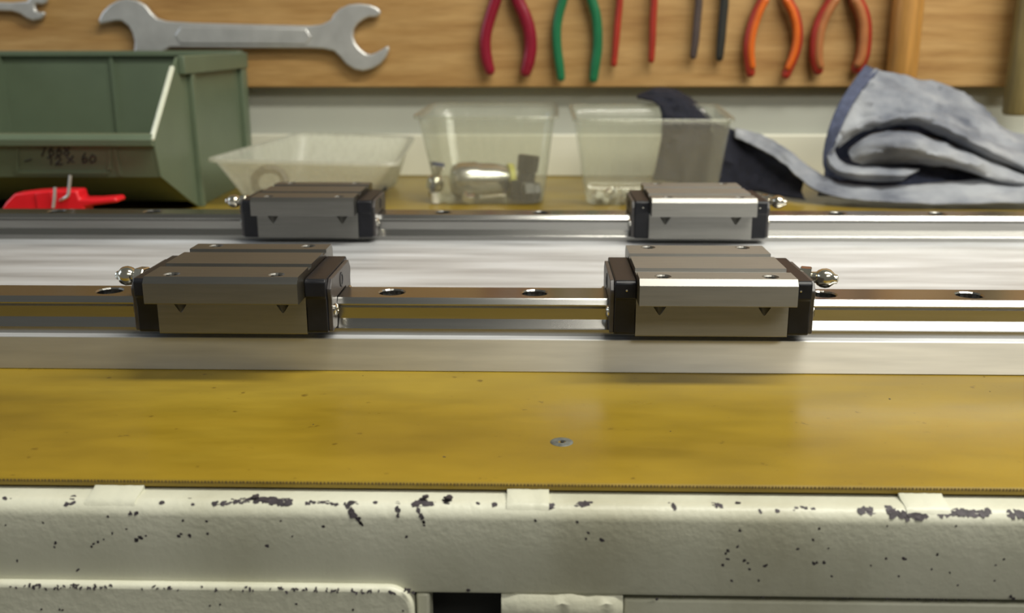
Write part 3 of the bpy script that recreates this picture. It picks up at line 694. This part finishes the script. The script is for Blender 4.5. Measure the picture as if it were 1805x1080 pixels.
def pliers(label, left, right, wl, wr_, mk, inlay=None, lmk=None, head=True):
    cx = (left[0][0]+right[0][0])/2; o_ = P(cx, -60, Y=998)
    t = thing('pliers', label, 'pliers', (o_.x, YB, o_.z), 'pliers on the tool board')
    for pts, wd, sgn, m_ in ((left, wl, -1, lmk or mk), (right, wr_, 1, mk)):
        q = [P(a, b, Y=997) for a, b in pts]
        x0, y0 = pts[0]; q0 = [P(cx+(x0-cx)*0.35, -75, Y=997), P(cx+(x0-cx)*0.62, -38, Y=997)] if head else [P(x0, -60, Y=997)]
        rad = [wd*1010/F/2*k for k in ([0.75, 0.95] if head else [0.95])+[1.0]*(len(q)-2)+[1.0, 0.85]]
        g = obj('grip', tube(bmesh.new(), q0+q, rad, 12, flat=1.0), M[m_], t, smooth=True)
        if inlay:
            off = V((-sgn*wd*0.10, -wd*0.20, 0))
            qq = [P(a, b, Y=997)+off for a, b in pts]
            obj('grip_inlay', tube(bmesh.new(), qq[:-1]+[qq[-1].lerp(qq[-2], .3)], [r_*0.66 for r_ in rad[-len(qq):]], 10), M[inlay], g, smooth=True)
    if head:
        z0 = P(cx, -75, Y=997)
        bm = prism(bmesh.new(), [(z0.x-9, z0.z-4), (z0.x+9, z0.z-4), (z0.x+13, z0.z+10), (z0.x+10, z0.z+24), (z0.x+3, z0.z+52), (z0.x-3, z0.z+52), (z0.x-10, z0.z+24), (z0.x-13, z0.z+10)], 'Y', 993, 1002)
        obj('jaws', bm, M['wrench_steel'], t, bevel=1.2)
        obj('pivot', lathe(bmesh.new(), (z0.x, 994, z0.z+11), (0, -1, 0), [(0, 5), (2, 5), (2.6, 4)], 14), M['chrome'], t, smooth=True)
    else:
        z0 = P(cx, -70, Y=997); wx = abs(right[0][0]-left[0][0])*1010/F/2
        bm = prism(bmesh.new(), [(z0.x-wx-3, z0.z-2), (z0.x+wx+3, z0.z-2), (z0.x+6, z0.z+24), (z0.x+2, z0.z+60), (z0.x-2, z0.z+60), (z0.x-6, z0.z+24)], 'Y', 994, 1000)
        obj('jaws', bm, M['wrench_steel'], t, bevel=1.0)
    return t
pliers('pliers with dark crimson grips, first right of the big spanner', [(874, -2), (866, 22), (857, 55), (855, 80), (858, 105), (864, 126)], [(912, -2), (925, 28), (933, 55), (935, 84), (931, 110), (926, 128)], 20, 22, 'crimson')
pliers('pliers with plain green grips on the tool board', [(992, 0), (985, 25), (981, 52), (982, 85), (986, 115), (989, 138)], [(1043, 0), (1050, 25), (1053, 52), (1053, 85), (1049, 115), (1046, 140)], 16, 17, 'green_grip')
pliers('slim straight pliers with thin red grips', [(1092, 0), (1089, 35), (1086, 70), (1082, 114)], [(1153, 0), (1151, 35), (1150, 70), (1148, 107)], 12, 12, 'red_grip', head=False)
pliers('slim straight pliers with one grey and one black grip', [(1232, 0), (1229, 35), (1226, 70), (1222, 100)], [(1277, 0), (1274, 35), (1271, 70), (1268, 103)], 13, 15, 'dark_grip', lmk='grey_grip', head=False)
pliers('pliers with bright orange grips edged in red', [(1345, 0), (1333, 24), (1322, 60), (1319, 90), (1323, 130)], [(1388, 0), (1400, 24), (1406, 55), (1402, 90), (1385, 133)], 18, 18, 'red_grip', 'orange_grip')
pliers('pliers with thick dull red grips left of the wooden handle', [(1467, 0), (1452, 25), (1440, 58), (1437, 98), (1442, 125)], [(1509, 0), (1519, 22), (1524, 50), (1521, 95), (1510, 122)], 21, 24, 'dullred_grip', 'tan_inlay')
# hammers: handles in view, heads above the frame
def hammer(label, px, w0, w1, zbot_py, mk, Yc):
    a = P(px, zbot_py, Y=Yc); b = P(px, 0, Y=Yc); t = thing('hammer', label, 'hammer', (a.x, Yc, a.z), 'hammers on the tool board')
    ztop = b.z+140; k = Yc/F/2
    bm = lathe(bmesh.new(), (a.x, Yc, a.z), (0.0, 0, 1), [(0, w1*k*.8), (1.2, w1*k*.95), (4, w1*k), ((ztop-a.z)*.3, w1*k*1.02), ((ztop-a.z)*.65, w0*k), (ztop-a.z, w0*k*.8)], 20)
    obj('handle', bm, M[mk], t, smooth=True)
    bm = prism(bmesh.new(), [(a.x-42, ztop-4), (a.x-40, ztop+6), (a.x-12, ztop+10), (a.x+12, ztop+12), (a.x+34, ztop+14), (a.x+34, ztop-10), (a.x+12, ztop-8), (a.x-12, ztop-8)], 'Y', Yc-11, Yc+11)
    obj('hammer_head', bm, M['wrench_steel'], t, bevel=2)
hammer('golden wooden hammer handle hanging above the crumpled denim', 1588, 46, 50, 141, 'handle_wood', 990)
hammer('olive-brown hammer handle at the right end of the board', 1790, 42, 44, 203, 'olive_wood', 985)

# ------------------------------------------------------------------ denim rag
def sheet(bm, rows, nu=28, nv=8, wr=0.0, seed=0.0):
    """smooth surface through rows of (px, py, Y) control points"""
    def cat(p0, p1, p2, p3, t): return 0.5*((2*p1)+(p2-p0)*t+(2*p0-5*p1+4*p2-p3)*t*t+(3*p1-3*p2+p3-p0)*t**3)
    def samp(pts, u):
        n = len(pts)-1; x = min(u*n, n-1e-6); i = int(x); t = x-i
        return cat(pts[max(i-1, 0)], pts[i], pts[i+1], pts[min(i+2, n)], t)
    C = [[P(a, b, Y=c) for a, b, c in r] for r in rows]
    G = []
    for j in range(nv*(len(rows)-1)+1):
        v = j/(nv*(len(rows)-1)); row = []
        for i in range(nu+1):
            u = i/nu; p = samp([samp(r, u) for r in C], v)
            nz = noise.noise(p*0.09+V((seed, 0, 0)))*wr+noise.noise(p*0.22+V((0, seed, 0)))*wr*0.4+(1-abs(noise.noise(V((p.x*0.05, p.y*0.05, p.z*0.16+seed)))))**4*wr*0.9
            row.append(bm.verts.new(p+V((0, -nz, nz*0.5))))
        G.append(row)
    for a, b in zip(G, G[1:]):
        for i in range(len(a)-1): bm.faces.new((a[i], a[i+1], b[i+1], b[i]))
    return bm
rag = thing('denim_rag', 'crumpled faded blue denim rag heaped at the right end of the bench', 'rag', (300, 880, 0))
def cloth(name, rows, mk, nu=30, nv=8, wr=2.0, seed=0.0, th=1.6):
    o = obj(name, sheet(bmesh.new(), rows, nu, nv, wr, seed), mk, rag, smooth=True)
    for p in o.data.polygons: p.use_smooth = True
    s = o.modifiers.new('s', 'SOLIDIFY'); s.thickness = th*S; s.offset = 0
    return o
# big upper lobe
cloth('upper_fold', [[(1540, 124, 915), (1600, 136, 925), (1660, 150, 930), (1710, 172, 935), (1740, 200, 938), (1775, 232, 935), (1860, 250, 930)],
                     [(1512, 158, 890), (1570, 165, 890), (1630, 180, 895), (1680, 195, 900), (1730, 214, 905), (1790, 245, 900), (1860, 265, 895)],
                     [(1488, 205, 872), (1540, 205, 872), (1600, 206, 878), (1650, 205, 880), (1700, 225, 882), (1760, 255, 878), (1860, 285, 872)],
                     [(1474, 245, 865), (1515, 222, 862), (1560, 214, 858), (1610, 205, 855), (1670, 226, 850), (1740, 262, 848), (1860, 315, 845)],
                     [(1476, 262, 868), (1512, 235, 864), (1550, 226, 862), (1610, 221, 862), (1670, 245, 862), (1740, 282, 862), (1860, 325, 862)]], M['denim'], 40, 8, 3.0, 1.3)
# broad roll in the middle
cloth('middle_roll', [[(1500, 262, 878), (1540, 236, 874), (1600, 232, 874), (1660, 250, 872), (1720, 272, 870), (1800, 300, 868), (1860, 312, 868)],
                      [(1496, 270, 856), (1530, 246, 850), (1590, 240, 846), (1650, 256, 844), (1710, 278, 842), (1790, 312, 842), (1860, 325, 842)],
                      [(1505, 284, 848), (1540, 268, 842), (1590, 262, 838), (1640, 276, 836), (1690, 288, 836), (1760, 318, 838), (1860, 335, 838)],
                      [(1525, 295, 858), (1560, 290, 858), (1600, 288, 858), (1640, 292, 858), (1690, 298, 858), (1760, 322, 858), (1860, 340, 858)]], M['denim'], 36, 8, 2.5, 4.2)
cloth('inner_fold', [[(1480, 215, 872), (1484, 240, 868), (1470, 262, 866), (1476, 280, 862), (1500, 292, 856), (1560, 296, 850), (1620, 300, 848)],
                     [(1470, 235, 866), (1474, 255, 858), (1460, 275, 856), (1470, 296, 850), (1500, 306, 842), (1550, 308, 838), (1600, 310, 838)],
                     [(1466, 250, 870), (1466, 265, 866), (1458, 285, 862), (1466, 304, 860), (1500, 316, 852), (1550, 320, 848), (1590, 318, 850)]], M['denim'], 30, 6, 1.5, 7.7)
# dark blue turned hem around the left edge of the lobe
cloth('hem', [[(1524, 117, 918), (1500, 150, 890), (1478, 185, 872), (1462, 222, 864), (1453, 262, 862), (1452, 292, 860), (1462, 312, 858)],
              [(1548, 126, 912), (1522, 156, 886), (1500, 188, 868), (1484, 222, 860), (1468, 258, 858), (1464, 288, 856), (1472, 306, 854)]], M['hem_blue'], 30, 6, 0.8, 2.2, 2.6)
# pale lower skirt spread on the bench
cloth('lower_skirt', [[(1296, 226, 940), (1340, 238, 920), (1385, 262, 890), (1430, 298, 868), (1480, 322, 856), (1560, 330, 850), (1660, 322, 850), (1760, 316, 850), (1860, 312, 850)],
                      [(1295, 234, 934), (1338, 250, 912), (1384, 277, 882), (1424, 311, 856), (1475, 334, 842), (1560, 342, 836), (1660, 334, 836), (1760, 334, 836), (1860, 330, 836)],
                      [(1295, 243, 930), (1336, 262, 905), (1382, 290, 875), (1422, 326, 846), (1476, 348, 828), (1560, 356, 818), (1660, 360, 814), (1760, 358, 812), (1860, 358, 812)]], M['denim'], 60, 8, 1.8, 5.1)
cloth('back_drape', [[(1740, 232, 945), (1800, 236, 940), (1870, 250, 935)], [(1700, 260, 930), (1800, 262, 925), (1870, 275, 925)], [(1700, 320, 870), (1800, 330, 865), (1870, 340, 860)]], M['denim'], 20, 8, 2.5, 9.9)
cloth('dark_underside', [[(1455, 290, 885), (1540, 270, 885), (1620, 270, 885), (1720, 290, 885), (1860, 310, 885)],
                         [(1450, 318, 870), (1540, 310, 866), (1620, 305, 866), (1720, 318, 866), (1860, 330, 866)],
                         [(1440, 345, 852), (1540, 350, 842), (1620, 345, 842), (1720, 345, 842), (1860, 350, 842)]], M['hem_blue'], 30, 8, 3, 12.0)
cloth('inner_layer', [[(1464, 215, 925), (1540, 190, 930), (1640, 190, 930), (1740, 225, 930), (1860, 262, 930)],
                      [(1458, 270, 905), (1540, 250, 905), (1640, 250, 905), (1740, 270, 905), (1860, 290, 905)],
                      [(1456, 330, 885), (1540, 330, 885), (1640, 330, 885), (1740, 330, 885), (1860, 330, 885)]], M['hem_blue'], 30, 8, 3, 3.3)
# dark navy cloth, seen above and beside the right-hand box
nav = thing('navy_cloth', 'black-navy crumpled cloth behind the right-hand clear box', 'cloth', (190, 940, 0))
def ncloth(name, rows, seed, wr=2.5, mk='navy_cloth'):
    o = obj(name, sheet(bmesh.new(), rows, 30, 8, wr, seed), M[mk], nav, smooth=True)
    for p in o.data.polygons: p.use_smooth = True
    s = o.modifiers.new('s', 'SOLIDIFY'); s.thickness = 1.6*S; s.offset = 0
ncloth('crown', [[(1132, 165, 962), (1162, 157, 966), (1200, 164, 966), (1228, 184, 962), (1252, 210, 958)],
                 [(1124, 172, 940), (1160, 163, 936), (1200, 172, 934), (1228, 190, 934), (1254, 214, 938)],
                 [(1160, 188, 919), (1180, 196, 917), (1205, 205, 916), (1228, 214, 917), (1252, 226, 919)],
                 [(1166, 240, 912), (1185, 245, 908), (1210, 250, 906), (1238, 252, 908), (1258, 256, 912)],
                 [(1150, 318, 904), (1180, 322, 900), (1210, 324, 898), (1240, 324, 900), (1264, 322, 904)]], 3.0)
ncloth('dark_flap', [[(1250, 214, 948), (1290, 228, 942), (1335, 246, 925), (1378, 272, 900), (1420, 312, 872)],
                     [(1255, 280, 925), (1292, 290, 920), (1335, 300, 905), (1372, 312, 890), (1412, 335, 860)],
                     [(1260, 330, 915), (1292, 334, 905), (1335, 338, 890), (1370, 345, 870), (1420, 352, 845)]], 6.0, 2.0)
